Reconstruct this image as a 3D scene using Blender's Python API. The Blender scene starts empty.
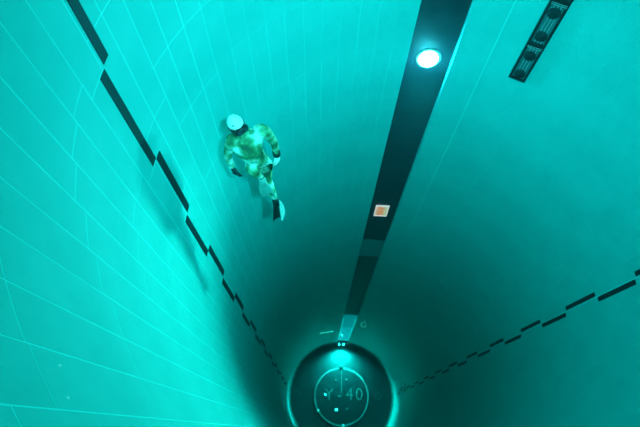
import bpy, bmesh, math, random
from mathutils import Vector, Matrix

random.seed(7)
scene = bpy.context.scene
COL = scene.collection
PI = math.pi
rad = math.radians

# ------------------------------------------------------------------ camera
CAM = Vector((-1.4481, -1.9761, 28.415))
TILT, ROLL, FPX = 1.1290, 0.0236, 464.06
fw = Vector((0, math.cos(TILT), -math.sin(TILT)))
up0 = Vector((0, math.sin(TILT), math.cos(TILT)))
rt0 = Vector((1, 0, 0))
rt = rt0 * math.cos(ROLL) + up0 * math.sin(ROLL)
up = up0 * math.cos(ROLL) - rt0 * math.sin(ROLL)
cd = bpy.data.cameras.new('camera')
cd.sensor_fit = 'HORIZONTAL'
cd.sensor_width = 36.0
cd.lens = FPX / 640.0 * 36.0
cd.clip_start = 0.05
cd.clip_end = 200
cam = bpy.data.objects.new('camera', cd)
COL.objects.link(cam)
cam.matrix_world = Matrix(((rt.x, up.x, -fw.x, CAM.x), (rt.y, up.y, -fw.y, CAM.y), (rt.z, up.z, -fw.z, CAM.z), (0, 0, 0, 1)))
scene.camera = cam

# ------------------------------------------------------------------ light and exposure
MOUTH = 34.0                     # the shaft opens here into the wide, lit pool above
world = bpy.data.worlds.new('pool_water_above')
scene.world = world
world.use_nodes = True
bg = world.node_tree.nodes['Background']
bg.inputs['Color'].default_value = (0.0, 1.0, 0.82, 1)
bg.inputs['Strength'].default_value = 3.1
pl = bpy.data.lights.new('mouth_portal', 'AREA')      # guides the sampling of the light that falls in at the mouth
pl.shape = 'SQUARE'
pl.size = 6.4
pl.cycles.is_portal = True
po = bpy.data.objects.new('mouth_portal', pl)
po.location = (0, 0, MOUTH + 0.1)
COL.objects.link(po)

LAMP_STRENGTH = 330.0            # dome lenses of the strip lamps
ADDED_NEAR_LAMP = 6400.0                # beams of the two added, unseen floodlights, watts
ADDED_RIGHT_LAMP = 300.0
STRIP_FLOOD = 2000.0
SPOT_FLOOR = 6600.0

vs = scene.view_settings
vs.view_transform = 'Standard'
vs.look = 'None'
vs.exposure = -0.36
vs.gamma = 1.0
vs.use_curve_mapping = False
scene.cycles.max_bounces = 14
scene.cycles.diffuse_bounces = 10
scene.cycles.glossy_bounces = 3
scene.cycles.transmission_bounces = 4
scene.cycles.volume_bounces = 1
scene.cycles.transparent_max_bounces = 8
scene.cycles.use_denoising = True
scene.cycles.sample_clamp_indirect = 6.0


# ------------------------------------------------------------------ helpers
def mat(name, color, rough=0.6, spec=0.3, emit=None, strength=0.0, metal=0.0):
    m = bpy.data.materials.new(name)
    m.use_nodes = True
    b = m.node_tree.nodes['Principled BSDF']
    b.inputs['Base Color'].default_value = (*color, 1)
    b.inputs['Roughness'].default_value = rough
    b.inputs['Specular IOR Level'].default_value = spec
    b.inputs['Metallic'].default_value = metal
    if emit:
        b.inputs['Emission Color'].default_value = (*emit, 1)
        b.inputs['Emission Strength'].default_value = strength
    return m


def noise_tint(m, c1, c2, scale=3.0, detail=4.0, rnd=0.0, lo=0.3, hi=0.7, stretch=None):
    nt = m.node_tree
    b = nt.nodes['Principled BSDF']
    tc = nt.nodes.new('ShaderNodeTexCoord')
    mp = nt.nodes.new('ShaderNodeMapping')
    if stretch:
        mp.inputs['Scale'].default_value = stretch
    nz = nt.nodes.new('ShaderNodeTexNoise')
    nz.inputs['Scale'].default_value = scale
    nz.inputs['Detail'].default_value = detail
    rp = nt.nodes.new('ShaderNodeValToRGB')
    rp.color_ramp.elements[0].position = lo
    rp.color_ramp.elements[1].position = hi
    rp.color_ramp.elements[0].color = (*c1, 1)
    rp.color_ramp.elements[1].color = (*c2, 1)
    nt.links.new(tc.outputs['Object'], mp.inputs['Vector'])
    nt.links.new(mp.outputs['Vector'], nz.inputs['Vector'])
    nt.links.new(nz.outputs['Fac'], rp.inputs['Fac'])
    out = rp.outputs['Color']
    if rnd:
        oi = nt.nodes.new('ShaderNodeObjectInfo')
        mr = nt.nodes.new('ShaderNodeMapRange')
        mr.inputs['To Min'].default_value = 1.0 - rnd
        mr.inputs['To Max'].default_value = 1.0 + rnd
        hs = nt.nodes.new('ShaderNodeHueSaturation')
        nt.links.new(oi.outputs['Random'], mr.inputs['Value'])
        nt.links.new(mr.outputs['Result'], hs.inputs['Value'])
        nt.links.new(out, hs.inputs['Color'])
        out = hs.outputs['Color']
    nt.links.new(out, b.inputs['Base Color'])
    return m


def mesh_obj(name, verts, faces, m, parent=None, smooth=False, sharp=None):
    me = bpy.data.meshes.new(name)
    me.from_pydata(verts, [], faces)
    me.update()
    if smooth:
        me.polygons.foreach_set('use_smooth', [True] * len(me.polygons))
        if sharp is not None:
            me.set_sharp_from_angle(angle=rad(sharp))
    me.materials.append(m)
    o = bpy.data.objects.new(name, me)
    COL.objects.link(o)
    if parent:
        o.parent = parent
    return o


def bm_obj(name, bm, m, parent=None, smooth=True, sharp=35):
    me = bpy.data.meshes.new(name)
    bm.normal_update()
    bm.to_mesh(me)
    bm.free()
    if smooth:
        me.polygons.foreach_set('use_smooth', [True] * len(me.polygons))
        me.set_sharp_from_angle(angle=rad(sharp))
    me.materials.append(m)
    o = bpy.data.objects.new(name, me)
    COL.objects.link(o)
    if parent:
        o.parent = parent
    return o


def share(name, src, parent):
    o = bpy.data.objects.new(name, src.data)
    COL.objects.link(o)
    o.parent = parent
    return o


def empty(name, loc=(0, 0, 0), label=None, cat=None, group=None, kind=None, rotz=0):
    o = bpy.data.objects.new(name, None)
    o.empty_display_size = 0.1
    COL.objects.link(o)
    o.location = loc
    o.rotation_euler = (0, 0, rotz)
    tag(o, label, cat, group, kind)
    return o


def tag(o, label=None, cat=None, group=None, kind=None):
    if label:
        o['label'] = label
    if cat:
        o['category'] = cat
    if group:
        o['group'] = group
    if kind:
        o['kind'] = kind
    return o


def lathe(name, prof, m, parent=None, seg=32, sharp=35, caps=True):
    """prof: list of (r, z), revolved about local Z"""
    v, f = [], []
    n = len(prof)
    for i in range(seg):
        a = 2 * PI * i / seg
        for r, z in prof:
            v.append((r * math.cos(a), r * math.sin(a), z))
    for i in range(seg):
        j = (i + 1) % seg
        for k in range(n - 1):
            f.append((i * n + k, j * n + k, j * n + k + 1, i * n + k + 1))
    bm = bmesh.new()
    bv = [bm.verts.new(p) for p in v]
    for q in f:
        bm.faces.new([bv[i] for i in q])
    bmesh.ops.remove_doubles(bm, verts=bm.verts, dist=1e-6)
    if caps:
        bmesh.ops.holes_fill(bm, edges=bm.edges)
    bmesh.ops.recalc_face_normals(bm, faces=bm.faces)
    return bm_obj(name, bm, m, parent, True, sharp)


def box(name, size, m, parent=None, loc=(0, 0, 0), bevel=0.0, rot=None):
    bm = bmesh.new()
    bmesh.ops.create_cube(bm, size=1.0)
    bmesh.ops.scale(bm, vec=size, verts=bm.verts)
    if bevel:
        bmesh.ops.bevel(bm, geom=list(bm.edges), offset=bevel, segments=2, affect='EDGES')
    if rot:
        bmesh.ops.rotate(bm, matrix=rot, verts=bm.verts)
    bmesh.ops.translate(bm, vec=loc, verts=bm.verts)
    return bm_obj(name, bm, m, parent)


def wall_matrix(deg, z, r=3.0):
    """frame on the wall: local X to the image right along the wall, local Y up, local Z out of the wall towards the axis"""
    a = rad(deg)
    n = Vector((-math.cos(a), -math.sin(a), 0))
    y = Vector((0, 0, 1))
    x = y.cross(n)
    p = Vector((math.cos(a) * r, math.sin(a) * r, z))
    return Matrix(((x.x, y.x, n.x, p.x), (x.y, y.y, n.y, p.y), (x.z, y.z, n.z, p.z), (0, 0, 0, 1)))


# ------------------------------------------------------------------ materials
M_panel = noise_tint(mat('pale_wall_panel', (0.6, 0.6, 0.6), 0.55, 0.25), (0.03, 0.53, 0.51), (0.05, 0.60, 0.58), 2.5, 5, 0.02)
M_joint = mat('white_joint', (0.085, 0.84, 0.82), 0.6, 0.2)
M_black = noise_tint(mat('black_strip_panel', (0.02, 0.02, 0.02), 0.5, 0.3), (0.012, 0.022, 0.030), (0.025, 0.040, 0.050), 3, 4)
M_tile = mat('black_marker_tile', (0.012, 0.022, 0.026), 0.5, 0.3)
M_dim = noise_tint(mat('grey_strip_panel', (0.3, 0.3, 0.3)), (0.22, 0.26, 0.27), (0.30, 0.34, 0.35), 3, 4)
M_paleglow = mat('glow_strip_panel', (0.70, 0.84, 0.90), 0.5, 0.3, (0.0, 0.62, 0.78), 0.75)  # lamp light on the strip foot, put in as the panel's own glow
M_paleglow2 = mat('glow_strip_panel_upper', (0.70, 0.84, 0.90), 0.5, 0.3, (0.0, 0.62, 0.78), 0.34)  # weaker added glow, imitates the lamp light fading upwards
M_floor = noise_tint(mat('black_floor', (0.02, 0.02, 0.02), 0.5, 0.3), (0.010, 0.015, 0.016), (0.018, 0.025, 0.027), 2, 5)
M_rim = mat('pale_rim', (0.16, 0.20, 0.19), 0.6)
M_letter = mat('pale_lettering', (0.12, 0.155, 0.15), 0.6)
M_plate = noise_tint(mat('black_plate', (0.02, 0.02, 0.02), 0.45, 0.3), (0.012, 0.018, 0.020), (0.022, 0.030, 0.032), 3, 5)
M_steel = mat('steel', (0.55, 0.58, 0.58), 0.35, 0.5, metal=0.6)
M_white = mat('white_plastic', (0.85, 0.87, 0.86), 0.5)
M_dark = mat('dark_plastic', (0.015, 0.02, 0.022), 0.5)
M_smoke = mat('smoky_panel', (0.07, 0.17, 0.18), 0.35, 0.4)
M_lens = mat('lamp_lens', (0.9, 0.95, 1), 0.4, 0.3, (0.10, 0.85, 1.0), LAMP_STRENGTH)
M_lens2 = mat('added_lamp_lens_side', (0.9, 0.95, 1), 0.4, 0.3, (0.0, 1.0, 0.92), 12.0)
M_lens3 = mat('added_lamp_lens_near', (0.9, 0.95, 1), 0.4, 0.3, (0.04, 0.92, 1.0), 12.0)
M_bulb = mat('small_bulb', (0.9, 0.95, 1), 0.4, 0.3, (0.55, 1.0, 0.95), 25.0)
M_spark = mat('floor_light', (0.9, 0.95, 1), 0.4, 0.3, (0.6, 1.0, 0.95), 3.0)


# ------------------------------------------------------------------ the shaft wall
R = 3.0
BACK = 3.0009
ST0, ST1 = 81.7, 94.4            # the black strip, degrees
RECESS = 0.12
seg_groups = [(94.4, 174.6, 16), (174.6, 214.8, 8), (214.8, 361.6, 29), (361.6, 432.8, 14), (432.8, 441.7, 2)]
columns = []
for a, b, n in seg_groups:
    for i in range(n):
        columns.append((a + (b - a) * i / n, a + (b - a) * (i + 1) / n))

wall = empty('wall_shaft', (0, 0, 0), 'pale panelled round wall of the deep diving shaft', 'wall', kind='structure')

# solid ring of wall behind the panels (its inner face shows in the joints), recessed behind the black strip
inner = []
for k in range(0, 697):
    a = ST1 + (360 + ST0 - ST1) * k / 696
    inner.append((a, BACK))
rec = [(ST0 + 360 + (ST1 - ST0) * k / 8.0, BACK + RECESS) for k in range(9)]
ring = inner + rec
v, f = [], []
zb, zt = -0.3, MOUTH
N = len(ring)
for a, r in ring:
    c, s = math.cos(rad(a)), math.sin(rad(a))
    v += [(r * c, r * s, zb), (r * c, r * s, zt), (3.5 * c, 3.5 * s, zt), (3.5 * c, 3.5 * s, zb)]
for i in range(N):
    j = (i + 1) % N
    for k in range(4):
        k2 = (k + 1) % 4
        f.append((i * 4 + k, i * 4 + k2, j * 4 + k2, j * 4 + k))
bm = bmesh.new()
bv = [bm.verts.new(p) for p in v]
for q in f:
    bm.faces.new([bv[i] for i in q])
bmesh.ops.recalc_face_normals(bm, faces=bm.faces)
backing = bm_obj('joint_backing', bm, M_joint, wall, True, 20)

# joints of each column of panels: heights read where the photograph shows them
anchors = [
    ((-157, -145.3), (26.75, 25.57)), ((-145.3, -138), (26.73,)), ((-160.4, -155), (25.70, 23.45)), ((-165.5, -160.2), (25.80, 24.72, 23.6)),
    ((-170.6, -165.2), (25.94, 23.75)), ((-175.6, -170.2), (26.0, 23.9)), ((-180.6, -175.2), (26.05, 24.9)),
    ((174.5, 179.7), (25.90, 24.71)), ((165, 174.7), (26.15, 25.0)), ((145, 165), (25.36, 24.53)), ((120, 145), (24.63,)),
    ((94, 120), (24.66, 22.42, 21.38)), ((60, 82), (24.7, 21.5)), ((40, 60), (24.68,)),
]


def joints(am, idx):
    am180 = (am + 180) % 360 - 180
    lst = None
    for (lo, hi), zs in anchors:
        if lo <= am180 <= hi or lo <= am180 - 360 <= hi or lo <= am180 + 360 <= hi:
            lst = sorted(zs)
            break
    if lst is None:
        lst = [24.7 + random.choice((0, 0, 0.55))]
    full = [lst[0]]
    for z in lst[1:]:
        n = max(1, round((z - full[-1]) / 1.15))
        z0 = full[-1]
        for q in range(1, n + 1):
            full.append(z0 + (z - z0) * q / n)
    while full[0] - 1.15 > 0.25:
        full.insert(0, full[0] - 1.15)
    full.insert(0, 0.0)
    while full[-1] + 1.15 < MOUTH - 0.2:
        full.append(full[-1] + 1.15)
    full.append(MOUTH)
    return full


GAPS = (0.0005, 0.0018, 0.0034, 0.0048)


def gap_of(c):
    am = ((c[0] + c[1]) / 2 + 180) % 360 - 180
    if am > 150 or am < -135:
        pool = (2, 3, 3, 3)
    elif am > 94:
        pool = (0, 1, 1, 2)
    else:
        pool = (0,)
    return GAPS[random.choice(pool)]


def patch(w_deg, z0, z1, r_in, r_out, segs, a_mid=0.0):
    v, f = [], []
    for i in range(segs + 1):
        a = rad(a_mid - w_deg / 2 + w_deg * i / segs)
        c, s = math.cos(a), math.sin(a)
        v += [(r_in * c, r_in * s, z0), (r_in * c, r_in * s, z1), (r_out * c, r_out * s, z1), (r_out * c, r_out * s, z0)]
    for i in range(segs):
        p, q = i * 4, i * 4 + 4
        f += [(p, p + 1, q + 1, q), (p + 1, p + 2, q + 2, q + 1), (p + 3, p, q, q + 3)]
    e = segs * 4
    f += [(0, 3, 2, 1), (e, e + 1, e + 2, e + 3)]
    return v, f


cells = []
for ci, (a0, a1) in enumerate(columns):
    js = joints((a0 + a1) / 2, ci)
    for k in range(len(js) - 1):
        cells.append((a0, a1, js[k], js[k + 1]))


def shown(c):
    """rough apparent size of a panel from where the photograph was taken"""
    am, zm = rad((c[0] + c[1]) / 2), (c[2] + c[3]) / 2
    p = Vector((R * math.cos(am), R * math.sin(am), zm))
    d = p - CAM
    w = d.dot(fw)
    if w <= 0.2:
        return 0
    x, y = 320 + FPX * d.dot(rt) / w, 213.5 - FPX * d.dot(up) / w
    if not (-70 < x < 710 and -70 < y < 500):
        return 0
    n = Vector((-math.cos(am), -math.sin(am), 0))
    return (c[3] - c[2]) * abs(n.dot(d)) / d.length ** 3


cells.sort(key=shown, reverse=True)
unit = {}
for c in cells[:300]:
    GAP = gap_of(c)
    w = (round(c[1] - c[0], 3), GAP)
    if w not in unit:
        vv, ff = patch(w[0] - math.degrees(GAP * 2 / R), 0, 1, R, R + 0.0006, 6)
        me = bpy.data.meshes.new('panel')
        me.from_pydata(vv, [], ff)
        me.update()
        me.polygons.foreach_set('use_smooth', [True] * len(me.polygons))
        me.set_sharp_from_angle(angle=rad(30))
        me.materials.append(M_panel)
        unit[w] = me
    o = bpy.data.objects.new('panel', unit[w])
    COL.objects.link(o)
    o.parent = wall
    o.location = (0, 0, c[2] + GAP)
    o.rotation_euler = (0, 0, rad((c[0] + c[1]) / 2))
    o.scale = (1, 1, c[3] - c[2] - 2 * GAP)
V, Fc = [], []
for c in cells[300:]:
    GAP = gap_of(c)
    vv, ff = patch(c[1] - c[0] - math.degrees(GAP * 2 / R), c[2] + GAP, c[3] - GAP, R, R + 0.0006, 6, (c[0] + c[1]) / 2)
    off = len(V)
    V += vv
    Fc += [tuple(i + off for i in q) for q in ff]
rest = mesh_obj('panel_field', V, Fc, M_panel, wall, True, 30)
rest['kind'] = 'stuff'

# black strip panels lying in the recess
strip_z = [(0.02, 1.1, M_paleglow), (1.1, 3.9, M_paleglow), (3.9, 6.7, M_paleglow2), (6.7, 9.4, M_black), (9.4, 12.1, M_black), (12.1, 14.7, M_black), (14.7, 16.05, M_dim),
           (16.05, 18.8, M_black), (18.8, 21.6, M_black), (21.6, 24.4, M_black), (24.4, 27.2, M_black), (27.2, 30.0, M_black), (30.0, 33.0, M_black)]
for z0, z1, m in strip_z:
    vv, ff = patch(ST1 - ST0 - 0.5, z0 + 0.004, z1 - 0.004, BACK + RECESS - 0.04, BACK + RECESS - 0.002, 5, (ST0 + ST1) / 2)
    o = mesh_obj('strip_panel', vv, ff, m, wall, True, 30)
    o['label'] = 'black panel of the vertical strip' if m is M_black else ('grey panel of the vertical strip' if m is M_dim else 'pale panel at the foot of the vertical strip with added glow')

# black marker tiles, laid left and right of a joint in turn
tile_z = []
z = 22.19
k = 0
while z > 1.2:                                   # right-hand line, one metre each
    tile_z.append(('R', z - 0.97, z - 0.02, -1 if k % 2 == 0 else 1))
    z -= 1.0
    k += 1
tile_z.append(('R', 22.21, 23.16, 1))
tile_z.append(('R', 23.21, 24.16, -1))
lz = [27.1, 25.905, 24.72, 23.545, 22.37, 21.2, 20.0, 18.9, 17.75, 16.6, 15.4, 14.2, 13.0, 11.8, 10.6, 9.4, 8.2, 7.0, 5.8, 4.6, 3.4, 2.2]
for k in range(len(lz) - 1):
    tile_z.append(('L', lz[k + 1] + 0.012, lz[k] - 0.012, 1 if k % 2 == 0 else -1))
for side, z0, z1, s in tile_z:
    if side == 'R':
        mid = 1.6 + s * 0.95
        w = 1.35
    else:
        zm = (z0 + z1) / 2
        seam = 174.1 + max(0.0, min(1.0, (26.0 - zm) / 6.0)) * 1.0
        mid = seam - s * 1.0
        w = 1.75
    vv, ff = patch(w, z0, z1, R - 0.006, R + 0.004, 2, mid)
    o = mesh_obj('black_tile', vv, ff, M_tile, wall, True, 30)
# pale joint cover between the right-hand tiles
vv, ff = patch(0.18, 0.05, MOUTH, R - 0.004, R + 0.004, 1, 1.6)
mesh_obj('joint_cover', vv, ff, M_joint, wall)
vv, ff = patch(0.18, 17.0, MOUTH, R - 0.004, R + 0.004, 1, 72.8)
mesh_obj('joint_cover', vv, ff, M_joint, wall)

# small white studs on the near wall
st0 = None
for dg, z in ((-143.93, 26.56), (-141.15, 26.62), (130.2, 22.65)):
    if st0 is None:
        st0 = lathe('stud', [(0, 0.006), (0.004, 0.005), (0.006, 0.002), (0.006, -0.003)], M_white, wall, 12)
        o = st0
    else:
        o = share('stud', st0, wall)
    o.matrix_local = wall_matrix(dg, z, R)

# ------------------------------------------------------------------ floor
bm = bmesh.new()
bmesh.ops.create_cone(bm, segments=128, radius1=3.2, radius2=3.2, depth=0.3, cap_ends=True)
bmesh.ops.translate(bm, vec=(0, 0, -0.15), verts=bm.verts)
floor = bm_obj('floor', bm, M_floor)
tag(floor, 'black round floor at the bottom of the shaft', 'floor', kind='structure')
lathe('rim', [(2.90, 0.0), (2.905, 0.035), (2.985, 0.05), (2.995, 0.0)], M_rim, floor, 128, caps=False)

# round medallion with the depth name
med = empty('floor_medallion', (0.02, -0.05, 0.0), 'black round plate with pale ring and the name Y-40 on the shaft floor', 'floor plate')
lathe('plate', [(0, 0.02), (1.47, 0.02), (1.48, 0.0), (0, 0.0)], M_plate, med, 96)
lathe('ring', [(1.48, 0.0), (1.485, 0.04), (1.565, 0.04), (1.57, 0.0)], M_rim, med, 96, caps=False)
box('seam_bar', (0.03, 1.3, 0.012), M_letter, med, (0, 0.80, 0.024))


def letter(ch, x, y, size):
    cu = bpy.data.curves.new('letter', 'FONT')
    cu.body = ch
    cu.size = size
    cu.extrude = 0.008
    cu.align_x = 'CENTER'
    cu.align_y = 'CENTER'
    t = bpy.data.objects.new('letter_curve', cu)
    COL.objects.link(t)
    dg = bpy.context.evaluated_depsgraph_get()
    me = bpy.data.meshes.new_from_object(t.evaluated_get(dg))
    bpy.data.objects.remove(t)
    me.materials.clear()
    me.materials.append(M_letter)
    o = bpy.data.objects.new('letter', me)
    COL.objects.link(o)
    o.parent = med
    o.location = (x, y, 0.03)
    return o


letter('Y', -0.70, 0.06, 0.90)
letter('-', -0.10, 0.06, 0.90)
letter('4', 0.46, 0.10, 0.90)
letter('0', 1.02, 0.10, 0.90)
b0 = None
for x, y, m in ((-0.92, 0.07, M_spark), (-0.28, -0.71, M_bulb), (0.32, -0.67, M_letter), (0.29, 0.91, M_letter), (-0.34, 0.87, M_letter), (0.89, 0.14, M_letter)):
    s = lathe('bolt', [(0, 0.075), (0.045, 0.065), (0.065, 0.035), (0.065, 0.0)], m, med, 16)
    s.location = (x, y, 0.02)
for a in (-86, -149):
    s = lathe('ring_stud', [(0, 0.09), (0.06, 0.08), (0.08, 0.03), (0.08, 0.0)], M_white, med, 16)
    s.location = (1.52 * math.cos(rad(a)), 1.52 * math.sin(rad(a)), 0.03)
s = lathe('handle_knob', [(0, 0.14), (0.09, 0.12), (0.12, 0.05), (0.10, 0.0)], M_dark, med, 20)
s.location = (-0.02, 1.60, 0.0)
for x, lab in ((-2.52, 'faint grey round drain cover on the left side of the black floor'), (2.12, 'faint grey round drain cover on the right side of the black floor')):
    d = empty('drain_cover', (x, 0.0, 0.0), lab, 'drain cover', 'floor drain covers')
    lathe('cover', [(0, 0.02), (0.14, 0.02), (0.16, 0.0), (0, 0.0)], M_plate, d, 24)
    lathe('collar', [(0.16, 0.0), (0.165, 0.03), (0.20, 0.03), (0.205, 0.0)], mat('dull_collar', (0.045, 0.06, 0.06), 0.6), d, 24, caps=False)


# ------------------------------------------------------------------ wall lamps
def wall_lamp(deg, z, r, lens_mat, label, scale=1.0):
    t = empty('wall_lamp', (0, 0, 0), label, 'lamp', 'round underwater lamps')
    t.matrix_world = wall_matrix(deg, z, r)
    k = scale
    lathe('housing', [(0, 0), (0.19 * k, 0), (0.19 * k, 0.010 * k), (0.18 * k, 0.014 * k), (0, 0.014 * k)], M_steel, t, 32)
    lathe('bezel', [(0.145 * k, 0.012 * k), (0.147 * k, 0.020 * k), (0.172 * k, 0.020 * k), (0.178 * k, 0.012 * k)], M_steel, t, 32, caps=False)
    lathe('lens', [(0.145 * k * math.sin(PI / 2 * q / 10), 0.014 * k + 0.085 * k * math.cos(PI / 2 * q / 10)) for q in range(11)] + [(0, 0.014 * k)], lens_mat, t, 32)
    for q in range(4):
        a = PI / 4 + q * PI / 2
        s = lathe('screw', [(0, 0.026 * k), (0.008 * k, 0.025 * k), (0.010 * k, 0.018 * k)], M_dark, t, 8)
        s.location = (0.16 * k * math.cos(a), 0.16 * k * math.sin(a), 0)
    return t


FACE = BACK + RECESS - 0.04
wall_lamp(88.15, 28.60, FACE, M_lens, 'added round lamp on the black strip, unseen above the picture edge')  # unseen extra lamp, added to brighten the upper shaft


def flood(deg, z, aim, watts, color, half, lens_mat, label, r_=R):
    t_ = wall_lamp(deg, z, r_, lens_mat, label)
    sp_ = bpy.data.lights.new('flood_beam', 'SPOT')
    sp_.energy = watts
    sp_.color = color
    sp_.spot_size = rad(half * 2)
    sp_.spot_blend = 1.0
    sp_.shadow_soft_size = 0.14
    so_ = bpy.data.objects.new('flood_beam', sp_)
    COL.objects.link(so_)
    so_.parent = t_
    mw_ = wall_matrix(deg, z, r_)
    p_ = mw_ @ Vector((0, 0, 0.30))
    so_.location = (0, 0, 0.30)
    d_ = mw_.to_3x3().inverted() @ (Vector(aim) - p_)
    so_.rotation_euler = d_.to_track_quat('-Z', 'Y').to_euler()
    return t_


flood(88.15, 23.20, (-2.05, -2.15, 23.0), STRIP_FLOOD, (0.2, 1.0, 0.88), 44, M_lens, 'blazing round white lamp on the black strip, highest in view', FACE)
flood(258.0, 29.8, (-0.7, 2.9, 21.3), ADDED_NEAR_LAMP, (0.25, 0.90, 1.0), 35, M_lens3, 'added round floodlight on the near wall, unseen below the picture edge')  # unseen floodlight, added to brighten the far wall and the diver
flood(10.0, 27.8, (-3.0, 0.2, 24.6), ADDED_RIGHT_LAMP, (0.1, 1.0, 0.84), 50, M_lens2, 'added round floodlight on the right wall, unseen outside the picture')  # unseen lamp inferred from the diver's shadow, added to light the left wall

# ------------------------------------------------------------------ small warm lit picture window on the strip
pw = empty('lit_window', (0, 0, 0), 'small square orange and pink lit window on the black strip', 'window')
pw.matrix_world = wall_matrix(88.5, 18.0, FACE)
m = bpy.data.materials.new('warm_backlit_pane')
m.use_nodes = True
nt = m.node_tree
b = nt.nodes['Principled BSDF']
b.inputs['Base Color'].default_value = (0.2, 0.1, 0.06, 1)
b.inputs['Roughness'].default_value = 0.3
tc = nt.nodes.new('ShaderNodeTexCoord')
sx = nt.nodes.new('ShaderNodeSeparateXYZ')
rp = nt.nodes.new('ShaderNodeValToRGB')
cr = rp.color_ramp
cr.elements[0].position = 0.0
cr.elements[0].color = (1.0, 0.17, 0.12, 1)
cr.elements[1].position = 1.0
cr.elements[1].color = (0.45, 0.22, 0.11, 1)
for p_, c_ in ((0.35, (1.0, 0.08, 0.03)), (0.62, (1.0, 0.11, 0.05)), (0.80, (0.80, 0.20, 0.12))):
    e = cr.elements.new(p_)
    e.color = (*c_, 1)
mr = nt.nodes.new('ShaderNodeMapRange')
mr.inputs['From Min'].default_value = -0.15
mr.inputs['From Max'].default_value = 0.15
nt.links.new(tc.outputs['Object'], sx.inputs['Vector'])
nt.links.new(sx.outputs['X'], mr.inputs['Value'])
nt.links.new(mr.outputs['Result'], rp.inputs['Fac'])
nt.links.new(rp.outputs['Color'], b.inputs['Emission Color'])
b.inputs['Emission Strength'].default_value = 4.2
M_warm = m
M_pinkframe = mat('pink_lit_frame', (0.8, 0.6, 0.6), 0.5, 0.3, (1.0, 0.19, 0.19), 3.8)
bm = bmesh.new()
box('pane', (0.27, 0.50, 0.02), M_warm, pw, (0, 0, 0.015), 0.004)
for sx_, sy_, w_, h_ in ((-1, 0, 0.03, 0.58), (1, 0, 0.03, 0.58), (0, -1, 0.27, 0.04), (0, 1, 0.27, 0.04)):
    box('frame_bar', (w_, h_, 0.035), M_pinkframe, pw, (sx_ * 0.15, sy_ * 0.27, 0.0175), 0.005)
bm.free()


# ------------------------------------------------------------------ dark equipment rail, upper right
def rail_module(z0, z1, dots, label):
    t = empty('equipment_panel', (0, 0, 0), label, 'wall panel', 'dark panels of the wall rail')
    zm = (z0 + z1) / 2
    h = z1 - z0 - 0.016
    t.matrix_world = wall_matrix(63.6, zm, R)
    W = 0.235
    box('back_plate', (W - 0.03, h - 0.03, 0.02), M_smoke, t, (0, 0, 0.012), 0.003)
    for s in (-1, 1):
        box('side_rail', (0.035, h, 0.05), M_dark, t, (s * (W / 2 - 0.0175), 0, 0.026), 0.005)
        box('end_bar', (W - 0.072, 0.035, 0.048), M_dark, t, (0, s * (h / 2 - 0.0175), 0.026), 0.005)
    for x in (-0.04, 0.0, 0.04):
        box('slat', (0.010, h - 0.075, 0.012), M_steel, t, (x, 0, 0.027), 0.002)
    for z in dots:
        o = lathe('round_port', [(0, 0.05), (0.055, 0.048), (0.075, 0.035), (0.075, 0.02)], M_dark, t, 24)
        o.location = (0, z - zm, 0.012)
    for y_ in (h / 2 - 0.008, h / 2 - 0.03):
        box('joint_line', (W * 0.8, 0.008, 0.006), M_steel, t, (0, y_, 0.053), 0.001)
    return t


rail_module(23.25, 23.90, (23.38, 23.72), 'dark panel with two round ports at the lower end of the wall rail')
rail_module(23.90, 24.58, (24.06, 24.42), 'dark panel with two round ports second from the lower end of the rail')
rail_module(24.58, 25.26, (24.74, 25.10), 'dark panel with two round ports at the picture edge, third on the rail')
# ------------------------------------------------------------------ things near the bottom
t = empty('floor_lamp', (0, 2.80, 0.0), 'small hooded twin lamp at the foot of the black strip', 'lamp')
box('base', (0.42, 0.22, 0.06), M_dark, t, (0, 0, 0.06), 0.01)
for s in (-1, 1):
    h = lathe('bulb_holder', [(0, 0.0), (0.06, 0.0), (0.05, 0.08), (0, 0.08)], M_steel, t, 16)
    h.location = (s * 0.13, 0, 0.09)
    bl = lathe('bulb', [(0, 0.16), (0.04, 0.145), (0.06, 0.10), (0.045, 0.05), (0, 0.04)], M_bulb, t, 16)
    bl.location = (s * 0.13, 0, 0.13)
sp = bpy.data.lights.new('floor_lamp_beam', 'SPOT')
sp.energy = SPOT_FLOOR
sp.color = (0.15, 1.0, 0.95)
sp.spot_size = rad(130)
sp.spot_blend = 0.7
sp.shadow_soft_size = 0.05
so = bpy.data.objects.new('floor_lamp_beam', sp)
COL.objects.link(so)
so.parent = t
so.location = (0, -0.22, 0.95)
so.rotation_euler = Vector((0, -0.92, -0.46)).to_track_quat('-Z', 'Y').to_euler()

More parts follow.
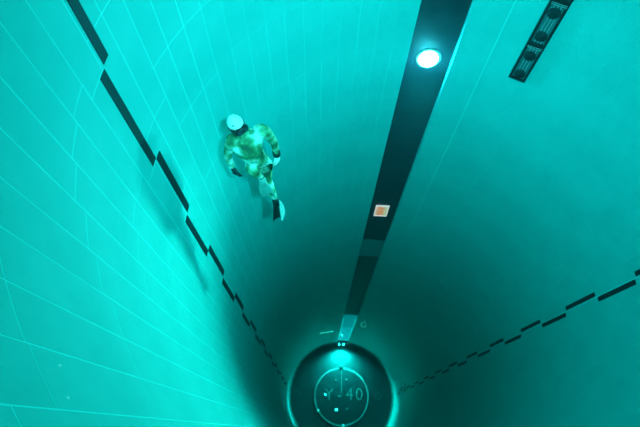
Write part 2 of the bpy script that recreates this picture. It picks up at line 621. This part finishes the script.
t = empty('strip_lamp', (0, 0, 0), 'tiny bright bulb on the lit pale foot of the strip', 'lamp')
t.matrix_world = wall_matrix(91.0, 1.95, FACE)
lathe('base', [(0, 0), (0.07, 0), (0.06, 0.04), (0, 0.04)], M_steel, t, 16)
lathe('bulb', [(0, 0.10), (0.03, 0.09), (0.045, 0.06), (0.03, 0.03), (0, 0.03)], M_bulb, t, 16)
M_tube = mat('added_tube_glow', (0.8, 0.9, 0.9), 0.4, 0.3, (0.0, 0.90, 0.85), 1.3)  # invented tubes, added to light the strip foot evenly
for a_, lab in ((ST1 - 0.75, 'left added upright light tube inside the foot of the strip'), (ST0 + 0.75, 'right added upright light tube inside the foot of the strip')):
    t = empty('added_light_tube', (0, 0, 0), lab, 'lamp', 'added upright light tubes')
    t.matrix_world = Matrix.Translation((math.cos(rad(a_)) * (FACE - 0.04), math.sin(rad(a_)) * (FACE - 0.04), 1.3))
    lathe('tube', [(0, 0.04), (0.020, 0.04), (0.020, 5.0), (0, 5.0)], M_tube, t, 12)
    lathe('end_cap', [(0, 0.0), (0.026, 0.0), (0.026, 0.06), (0, 0.06)], M_steel, t, 12)
    lathe('end_cap', [(0, 4.98), (0.026, 4.98), (0.026, 5.04), (0, 5.04)], M_steel, t, 12)

t = empty('wall_bar', (0, 0, 0), 'short pale glowing bar fixed to the wall left of the lit strip foot', 'bar')
t.matrix_world = wall_matrix(109.0, 4.05, R)
rot = Matrix.Rotation(rad(-38), 3, 'Z')
box('bar', (0.95, 0.10, 0.05), mat('glowing_bar', (0.8, 0.85, 0.8), 0.5, 0.3, (0.25, 0.9, 0.75), 1.3), t, (0, 0, 0.09), 0.02, rot)
for s in (-1, 1):
    q = rot @ Vector((s * 0.38, 0, 0))
    o = lathe('bracket', [(0, 0), (0.05, 0), (0.035, 0.02), (0.025, 0.07)], M_steel, t, 12)
    o.location = q

t = empty('wall_globe', (0, 0, 0), 'small round glowing pale globe on the wall right of the lit strip foot', 'lamp')
t.matrix_world = wall_matrix(75.0, 6.55, R - 0.004)
lathe('arm', [(0, 0), (0.06, 0), (0.06, 0.02), (0.025, 0.03), (0.025, 0.12)], M_steel, t, 12)
gl = lathe('globe', [(0.15 * math.sin(PI * q / 14), 0.15 * math.cos(PI * q / 14)) for q in range(15)], mat('glowing_globe', (0.8, 0.85, 0.8), 0.5, 0.3, (0.25, 0.9, 0.75), 0.4), t, 24, 80)
gl.location = (0, 0, 0.26)
cp = lathe('cap', [(0, 0.02), (0.05, 0.02), (0.055, 0.0), (0, 0.0)], M_smoke, t, 16)
cp.matrix_local = Matrix.Translation((0, 0.145, 0.26)) @ Matrix.Rotation(-PI / 2, 4, 'X')

t = empty('wall_hook', (0, 0, 0), 'small pale curved fitting near the end of the right marker line', 'fitting')
t.matrix_world = wall_matrix(2.76, 3.81, R)
bm = bmesh.new()
prev = None
rings = []
for k in range(13):
    a = rad(50 + 260 * k / 12)
    c = Vector((0.17 * math.cos(a), 0.30 * math.sin(a), 0.07))
    rr = []
    for q in range(8):
        b_ = 2 * PI * q / 8
        rr.append(bm.verts.new(c + Vector((math.cos(a), math.sin(a), 0)) * 0.035 * math.cos(b_) + Vector((0, 0, 0.035 * math.sin(b_)))))
    rings.append(rr)
for k in range(12):
    for q in range(8):
        bm.faces.new((rings[k][q], rings[k][(q + 1) % 8], rings[k + 1][(q + 1) % 8], rings[k + 1][q]))
bm.faces.new(rings[0])
bm.faces.new(rings[-1])
bmesh.ops.recalc_face_normals(bm, faces=bm.faces)
bm_obj('hook', bm, M_white, t)
o = lathe('mount', [(0, 0), (0.06, 0), (0.05, 0.06), (0, 0.06)], M_steel, t, 12)
o.location = (-0.17, 0, 0)

# ------------------------------------------------------------------ the diver
J = dict(
    head=(-2.316, 0.822, 24.545), neck=(-2.272, 0.843, 24.388), pelvis=(-2.187, 0.814, 23.877),
    shL=(-2.418, 0.812, 24.271), shR=(-2.062, 0.885, 24.40),
    elL=(-2.494, 0.792, 24.003), wrL=(-2.470, 0.775, 23.775), haL=(-2.436, 0.740, 23.690),
    elR=(-1.974, 0.912, 24.123), wrR=(-1.959, 0.900, 23.890), haR=(-1.955, 0.860, 23.800),
    hipL=(-2.262, 0.829, 23.80), hipR=(-2.125, 0.851, 23.797),
    knR=(-2.111, 0.845, 23.367), anR=(-2.045, 0.800, 22.960),
    knL=(-2.205, 0.640, 23.960), anL=(-2.150, 0.760, 23.600))
J = {k: Vector(q) for k, q in J.items()}
FWD = Vector((0.25, -0.968, 0)).normalized()
SIDE = Vector((0.968, 0.25, 0)).normalized()
ORG = Vector((-2.2, 0.82, 22.9))
diver = empty('diver', ORG, 'diver in a mottled wetsuit, white cap and long fins hanging upright in the water', 'person')
diver['label'] = 'person in mottled green wetsuit, white cap and fins floating upright by the left wall'


def skin_mesh(name, pts, edges, m, parent, root=0, sub=2):
    """pts: list of (Vector world, rx, ry)"""
    me = bpy.data.meshes.new(name)
    me.from_pydata([tuple(p[0] - ORG) for p in pts], edges, [])
    me.update()
    o = bpy.data.objects.new(name, me)
    COL.objects.link(o)
    sk = o.modifiers.new('skin', 'SKIN')
    sk.use_smooth_shade = True
    if not me.skin_vertices:
        bpy.context.view_layer.objects.active = o
        o.select_set(True)
        bpy.ops.object.mode_set(mode='EDIT')
        bpy.ops.mesh.customdata_skin_add()
        bpy.ops.object.mode_set(mode='OBJECT')
        o.select_set(False)
    for i, p in enumerate(pts):
        me.skin_vertices[0].data[i].radius = (p[1], p[2])
        me.skin_vertices[0].data[i].use_root = (i == root)
    sb = o.modifiers.new('sub', 'SUBSURF')
    sb.levels = sub
    sb.render_levels = sub
    dg = bpy.context.evaluated_depsgraph_get()
    ev = bpy.data.meshes.new_from_object(o.evaluated_get(dg))
    bpy.data.objects.remove(o)
    ev.name = name
    ev.materials.clear()
    ev.materials.append(m)
    ev.polygons.foreach_set('use_smooth', [True] * len(ev.polygons))
    o = bpy.data.objects.new(name, ev)
    COL.objects.link(o)
    o.parent = parent
    return o


# mottled suit
M_suit = bpy.data.materials.new('mottled_wetsuit')
M_suit.use_nodes = True
nt = M_suit.node_tree
b = nt.nodes['Principled BSDF']
b.inputs['Roughness'].default_value = 0.7
b.inputs['Specular IOR Level'].default_value = 0.2
tc = nt.nodes.new('ShaderNodeTexCoord')
nz = nt.nodes.new('ShaderNodeTexNoise')
nz.inputs['Scale'].default_value = 6.0
nz.inputs['Detail'].default_value = 3.0
rp = nt.nodes.new('ShaderNodeValToRGB')
cr = rp.color_ramp
cr.elements[0].position = 0.36
cr.elements[0].color = (0.045, 0.11, 0.07, 1)
cr.elements[1].position = 0.64
cr.elements[1].color = (0.62, 0.80, 0.74, 1)
for p_, c_ in ((0.43, (0.05, 0.18, 0.08)), (0.51, (0.12, 0.34, 0.19)), (0.59, (0.38, 0.60, 0.50))):
    e = cr.elements.new(p_)
    e.color = (*c_, 1)
nt.links.new(tc.outputs['Object'], nz.inputs['Vector'])
nt.links.new(nz.outputs['Fac'], rp.inputs['Fac'])
nt.links.new(rp.outputs['Color'], b.inputs['Base Color'])
M_cap = noise_tint(mat('white_cap', (0.9, 0.9, 0.9), 0.5), (0.82, 0.86, 0.86), (0.95, 0.95, 0.95), 9, 3)
M_skin = mat('skin', (0.42, 0.26, 0.18), 0.55)
M_mask = mat('black_rubber', (0.012, 0.014, 0.016), 0.45)
M_glass = mat('dark_mask_glass', (0.02, 0.05, 0.06), 0.08, 0.6)
M_glove = mat('dark_glove', (0.015, 0.018, 0.02), 0.6)
M_paleglove = mat('pale_glove', (0.70, 0.74, 0.68), 0.6)
M_finblack = mat('black_fin', (0.012, 0.014, 0.016), 0.45)
M_finpale = mat('pale_fin', (0.24, 0.46, 0.42), 0.35, 0.4)

mid = lambda a, b_, t_: J[a].lerp(J[b_], t_)
chest = mid('neck', 'pelvis', 0.30) + FWD * 0.02
belly = mid('neck', 'pelvis', 0.66) + FWD * 0.01
neckb = mid('neck', 'pelvis', 0.06)
pts = [
    (J['pelvis'], 0.14, 0.11),            # 0
    (belly, 0.145, 0.11),                 # 1
    (chest, 0.170, 0.125),                 # 2
    (neckb + (J['neck'] - neckb) * 0.5, 0.10, 0.085),                 # 3
    (J['neck'] + (J['head'] - J['neck']) * 0.45, 0.064, 0.064),   # 4
    (J['shL'], 0.082, 0.080),              # 5
    (mid('shL', 'elL', 0.5), 0.062, 0.062),
    (J['elL'], 0.047, 0.047),              # 7
    (mid('elL', 'wrL', 0.4), 0.046, 0.046),
    (J['wrL'], 0.032, 0.032),              # 9
    (J['shR'], 0.082, 0.080),              # 10
    (mid('shR', 'elR', 0.5), 0.062, 0.062),
    (J['elR'], 0.047, 0.047),
    (mid('elR', 'wrR', 0.4), 0.046, 0.046),
    (J['wrR'], 0.032, 0.032),              # 14
    (J['hipL'], 0.098, 0.098),             # 15
    (mid('hipL', 'knL', 0.5) + Vector((0, 0, -0.01)), 0.092, 0.092),
    (J['knL'], 0.064, 0.064),              # 17
    (mid('knL', 'anL', 0.35), 0.062, 0.062),
    (J['anL'], 0.040, 0.040),              # 19
    (J['hipR'], 0.098, 0.098),             # 20
    (mid('hipR', 'knR', 0.5), 0.092, 0.092),
    (J['knR'], 0.062, 0.062),              # 22
    (mid('knR', 'anR', 0.35), 0.062, 0.062),
    (J['anR'], 0.040, 0.040),              # 24
]
edges = [(0, 1), (1, 2), (2, 3), (3, 4), (2, 5), (5, 6), (6, 7), (7, 8), (8, 9), (2, 10), (10, 11), (11, 12), (12, 13), (13, 14),
         (0, 15), (15, 16), (16, 17), (17, 18), (18, 19), (0, 20), (20, 21), (21, 22), (22, 23), (23, 24)]
skin_mesh('body', pts, edges, M_suit, diver)

# head: looks down towards the swimmer below and a little to the image right
HF = (FWD * 0.80 + SIDE * 0.42 + Vector((0, 0, 0.16))).normalized()
HU = (Vector((0, 0, 1)) - HF * HF.z)
HU = (HU.normalized() + SIDE * -0.12).normalized()
HS = HU.cross(HF).normalized() * -1.0
HS = HF.cross(HU).normalized()
HU = HS.cross(HF).normalized()
HM = Matrix(((HS.x, HF.x, HU.x, 0), (HS.y, HF.y, HU.y, 0), (HS.z, HF.z, HU.z, 0), (0, 0, 0, 1)))
HM.translation = J['head'] - ORG


def head_shape(grow=0.0, zmin=None, seg=28, rng=20, keep=None):
    bm = bmesh.new()
    bmesh.ops.create_uvsphere(bm, u_segments=seg, v_segments=rng, radius=1.0)
    for vv_ in bm.verts:
        x, y, z = vv_.co
        w = 0.076 + 0.004 * z
        d = 0.096
        h = 0.118
        p = Vector((x * w, y * d, z * h))
        if z < -0.1:                                   # jaw narrows and comes forward
            k_ = min(1.0, (-z - 0.1) / 0.9)
            p.x *= 1 - 0.30 * k_
            if y < 0:
                p.y *= 1 - 0.35 * k_
        if y > 0.2 and grow == 0.0:
            # nose, brow, chin, mouth
            p.y += 0.026 * math.exp(-(x / 0.16) ** 2 - ((z + 0.18) / 0.16) ** 2)
            p.y += 0.006 * math.exp(-(x / 0.5) ** 2 - ((z - 0.18) / 0.10) ** 2)
            p.y -= 0.008 * math.exp(-((abs(x) - 0.38) / 0.16) ** 2 - ((z - 0.03) / 0.12) ** 2)
            p.y += 0.007 * math.exp(-(x / 0.25) ** 2 - ((z + 0.48) / 0.08) ** 2)
            p.y += 0.008 * math.exp(-(x / 0.25) ** 2 - ((z + 0.78) / 0.14) ** 2)
        n = Vector((x, y, z)).normalized()
        vv_.co = p + n * grow
    if keep:
        dead = [vv_ for vv_ in bm.verts if not keep(vv_.co)]
        bmesh.ops.delete(bm, geom=dead, context='VERTS')
    bmesh.ops.transform(bm, matrix=HM, verts=bm.verts)
    return bm


bm = head_shape()
hd = bm_obj('head', bm, M_skin, diver, True, 180)
for s in (-1, 1):                                     # ears
    bm = bmesh.new()
    bmesh.ops.create_uvsphere(bm, u_segments=12, v_segments=8, radius=1.0)
    bmesh.ops.scale(bm, vec=(0.010, 0.020, 0.033), verts=bm.verts)
    bmesh.ops.translate(bm, vec=(s * 0.077, -0.008, -0.012), verts=bm.verts)
    bmesh.ops.transform(bm, matrix=HM, verts=bm.verts)
    bm_obj('ear', bm, M_skin, hd, True, 180)
bm = bmesh.new()
bmesh.ops.create_uvsphere(bm, u_segments=12, v_segments=8, radius=1.0)
bmesh.ops.scale(bm, vec=(0.026, 0.008, 0.009), verts=bm.verts)
bmesh.ops.translate(bm, vec=(0, 0.088, -0.062), verts=bm.verts)
bmesh.ops.transform(bm, matrix=HM, verts=bm.verts)
bm_obj('mouth', bm, mat('lips', (0.30, 0.10, 0.09), 0.5), hd, True, 180)
# white cap covers the crown down to the brow
bm = head_shape(grow=0.007, keep=lambda p: p.z > 0.020 + 0.15 * max(0, p.y) - 0.10 * max(0, -p.y))
bmesh.ops.solidify(bm, geom=list(bm.faces), thickness=0.004)
cap = bm_obj('swim_cap', bm, M_cap, diver, True, 60)
# print on the cap
bm = bmesh.new()
bmesh.ops.create_uvsphere(bm, u_segments=12, v_segments=8, radius=1.0)
bmesh.ops.scale(bm, vec=(0.016, 0.006, 0.010), verts=bm.verts)
bmesh.ops.translate(bm, vec=(0.048, 0.060, 0.080), verts=bm.verts)
bmesh.ops.transform(bm, matrix=HM, verts=bm.verts)
bm_obj('cap_print', bm, M_smoke, cap, True, 180)
# mask: rubber skirt, two lenses, strap
bm = bmesh.new()
bmesh.ops.create_cube(bm, size=1.0)
bmesh.ops.scale(bm, vec=(0.150, 0.060, 0.090), verts=bm.verts)
bmesh.ops.bevel(bm, geom=list(bm.edges), offset=0.022, segments=3, affect='EDGES')
bmesh.ops.translate(bm, vec=(0, 0.090, -0.012), verts=bm.verts)
bmesh.ops.transform(bm, matrix=HM, verts=bm.verts)
mk = bm_obj('dive_mask', bm, M_mask, diver, True, 40)
for s in (-1, 1):
    bm = bmesh.new()
    bmesh.ops.create_cube(bm, size=1.0)
    bmesh.ops.scale(bm, vec=(0.052, 0.008, 0.048), verts=bm.verts)
    bmesh.ops.bevel(bm, geom=list(bm.edges), offset=0.003, segments=2, affect='EDGES')
    bmesh.ops.translate(bm, vec=(s * 0.033, 0.121, -0.008), verts=bm.verts)
    bmesh.ops.transform(bm, matrix=HM, verts=bm.verts)
    bm_obj('lens', bm, M_glass, mk, True, 40)
bm = head_shape(grow=0.012, keep=lambda p: abs(p.z + 0.004) < 0.026 and p.y < 0.085)
bmesh.ops.solidify(bm, geom=list(bm.faces), thickness=0.004)
bm_obj('strap', bm, M_mask, mk, True, 60)
# dark neoprene hood round chin and neck
bm = head_shape(grow=0.006, keep=lambda p: p.z < -0.045)
bmesh.ops.solidify(bm, geom=list(bm.faces), thickness=0.004)
bm_obj('neck_hood', bm, M_mask, diver, True, 60)


# gloves: palm and five bent fingers in one skinned chain
def glove(wr, ha, out, palm_n, m, curl):
    """out: direction from the little finger to the thumb, palm_n: out of the palm"""
    d = (ha - wr).normalized()
    out = (out - d * out.dot(d)).normalized()
    pn = d.cross(out).normalized()
    if pn.dot(palm_n) < 0:
        pn = -pn
    P = [(wr - d * 0.015, 0.029, 0.029), (wr + d * 0.045, 0.034, 0.026), (wr + d * 0.085, 0.036, 0.022)]
    E = [(0, 1), (1, 2)]
    for k_, (off, ln) in enumerate(((0.030, 0.070), (0.010, 0.080), (-0.010, 0.075), (-0.029, 0.058))):
        base = wr + d * (0.098 - 0.006 * abs(k_ - 1)) + out * off
        ang = curl
        i0 = len(P)
        P.append((base, 0.0100, 0.0100))
        E.append((2, i0))
        q = base
        for j_ in range(3):
            dirv = d * math.cos(ang) + pn * math.sin(ang)
            q = q + dirv * ln * (0.42, 0.33, 0.25)[j_]
            P.append((q, 0.0095 - 0.001 * j_, 0.0095 - 0.001 * j_))
            E.append((len(P) - 2, len(P) - 1))
            ang += curl
    i0 = len(P)
    tb = wr + d * 0.040 + out * 0.034 + pn * 0.006
    P.append((tb, 0.014, 0.014))
    E.append((1, i0))
    t2 = tb + (d * 0.7 + out * 0.6 + pn * 0.3).normalized() * 0.034
    t3 = t2 + (d * 0.9 + out * 0.2 + pn * 0.4).normalized() * 0.028
    P += [(t2, 0.0115, 0.0115), (t3, 0.0095, 0.0095)]
    E += [(i0, i0 + 1), (i0 + 1, i0 + 2)]
    return skin_mesh('glove', P, E, m, diver)


g1 = glove(J['wrL'], J['haL'], FWD * 0.9 + SIDE * 0.4, SIDE, M_glove, 0.45)
g1['label'] = 'dark glove'
g2 = glove(J['wrR'], J['haR'], FWD * 0.9 - SIDE * 0.4, -SIDE, M_paleglove, 0.45)
g2['label'] = 'pale glove'
# dark cuff above the pale glove
d = (J['wrR'] - J['elR']).normalized()
o = lathe('cuff', [(0.040, -0.035), (0.046, -0.03), (0.044, 0.03), (0.036, 0.035)], M_glove, diver, 20, caps=False)
o.matrix_local = Matrix.Translation(J['wrR'] - ORG - d * 0.02) @ d.to_track_quat('Z', 'Y').to_matrix().to_4x4()
# weight belt
ax = (J['pelvis'] - belly).normalized()


# fins: foot pocket, blade and rails
def fin(an, tip, normal, m_blade, m_pocket, m_rail, width, label):
    d_ = (tip - an).normalized()
    L = (tip - an).length
    n = (normal - d_ * normal.dot(d_)).normalized()
    s_ = d_.cross(n).normalized()
    foot = skin_mesh('foot_pocket', [(an - d_ * 0.02 - n * 0.01, 0.046, 0.046), (an + d_ * 0.06 + n * 0.01, 0.048, 0.045), (an + d_ * 0.15 + n * 0.01, 0.052, 0.032), (an + d_ * 0.22, 0.05, 0.02)],
                     [(0, 1), (1, 2), (2, 3)], m_pocket, diver)
    rows = 10
    bm_ = bmesh.new()
    grid = []
    for i in range(rows + 1):
        t_ = i / rows
        dist = 0.17 + (L - 0.17) * t_
        w_ = width * (0.62 + 0.38 * min(1, t_ * 1.4)) * (1 - 0.10 * max(0, t_ - 0.8) * 5 * 0.5)
        bend = -0.06 * t_ * t_ * L
        row = []
        for q in range(5):
            u = q / 4 - 0.5
            notch = 0.05 * (1 - abs(u) * 2) if i == rows else 0.0
            row.append(bm_.verts.new(an - ORG + d_ * (dist - notch) + s_ * (u * w_) + n * bend))
        grid.append(row)
    for i in range(rows):
        for q in range(4):
            bm_.faces.new((grid[i][q], grid[i][q + 1], grid[i + 1][q + 1], grid[i + 1][q]))
    bmesh.ops.recalc_face_normals(bm_, faces=bm_.faces)
    edge = [[grid[i][0].co.copy() for i in range(rows + 1)], [grid[i][4].co.copy() for i in range(rows + 1)]]
    bmesh.ops.solidify(bm_, geom=list(bm_.faces), thickness=0.006)
    bl_ = bm_obj('fin_blade', bm_, m_blade, diver, True, 40)
    if label:
        bl_['label'] = label
    for e_ in edge:
        ps = [(p_ + ORG, 0.010, 0.014) for p_ in e_]
        skin_mesh('side_rail', ps, [(i, i + 1) for i in range(rows)], m_rail, bl_, 0, 1)
    return bl_


fin(J['anR'], Vector((-2.035, 0.735, 22.40)), SIDE * 0.35 + FWD, M_finblack, M_finblack, M_finblack, 0.115, 'black fin blade')
fin(J['anL'], Vector((-2.120, 0.760, 23.02)), SIDE * -0.3 + FWD, M_finpale, M_finpale, M_finpale, 0.17, 'pale fin blade')
# pale flexible vane beside the black blade
bm = bmesh.new()
a_ = J['anR'] - ORG + SIDE * 0.055 + Vector((0, 0, -0.06))
b_ = Vector((-1.985, 0.740, 22.43)) - ORG
dirv = b_ - a_
gr = []
for i in range(9):
    t_ = i / 8
    c_ = a_ + dirv * t_ + SIDE * 0.025 * math.sin(PI * t_)
    w_ = 0.035 * math.sin(PI * min(1.0, 0.12 + 0.80 * t_))
    gr.append([bm.verts.new(c_ - SIDE * w_), bm.verts.new(c_ + SIDE * w_ * 0.9 + FWD * 0.01)])
for i in range(8):
    bm.faces.new((gr[i][0], gr[i][1], gr[i + 1][1], gr[i + 1][0]))
bmesh.ops.recalc_face_normals(bm, faces=bm.faces)
bmesh.ops.solidify(bm, geom=list(bm.faces), thickness=0.006)
bm_obj('fin_vane', bm, mat('pale_vane', (0.75, 0.82, 0.78), 0.4), diver, True, 60)['label'] = 'pale vane beside the black fin'

# ------------------------------------------------------------------ the water that fills the shaft
mw = bpy.data.materials.new('clear_pool_water')
mw.use_nodes = True
nt = mw.node_tree
nt.nodes.remove(nt.nodes['Principled BSDF'])
out = nt.nodes['Material Output']
ab = nt.nodes.new('ShaderNodeVolumeAbsorption')
ab.inputs['Color'].default_value = (0.0, 0.82, 0.81, 1)
ab.inputs['Density'].default_value = 0.17
sc = nt.nodes.new('ShaderNodeVolumeScatter')
sc.inputs['Color'].default_value = (0.2, 0.8, 1.0, 1)
sc.inputs['Density'].default_value = 0.003
sc.inputs['Anisotropy'].default_value = 0.84
ad = nt.nodes.new('ShaderNodeAddShader')
nt.links.new(ab.outputs[0], ad.inputs[0])
nt.links.new(sc.outputs[0], ad.inputs[1])
nt.links.new(ad.outputs[0], out.inputs['Volume'])
bm = bmesh.new()
bmesh.ops.create_cone(bm, segments=64, radius1=3.3, radius2=3.3, depth=MOUTH + 0.15, cap_ends=True)
bmesh.ops.translate(bm, vec=(0, 0, (MOUTH + 0.15) / 2 - 0.2), verts=bm.verts)
w = bm_obj('water', bm, mw, None, False)
tag(w, 'clear teal pool water filling the whole shaft', 'water', kind='stuff')
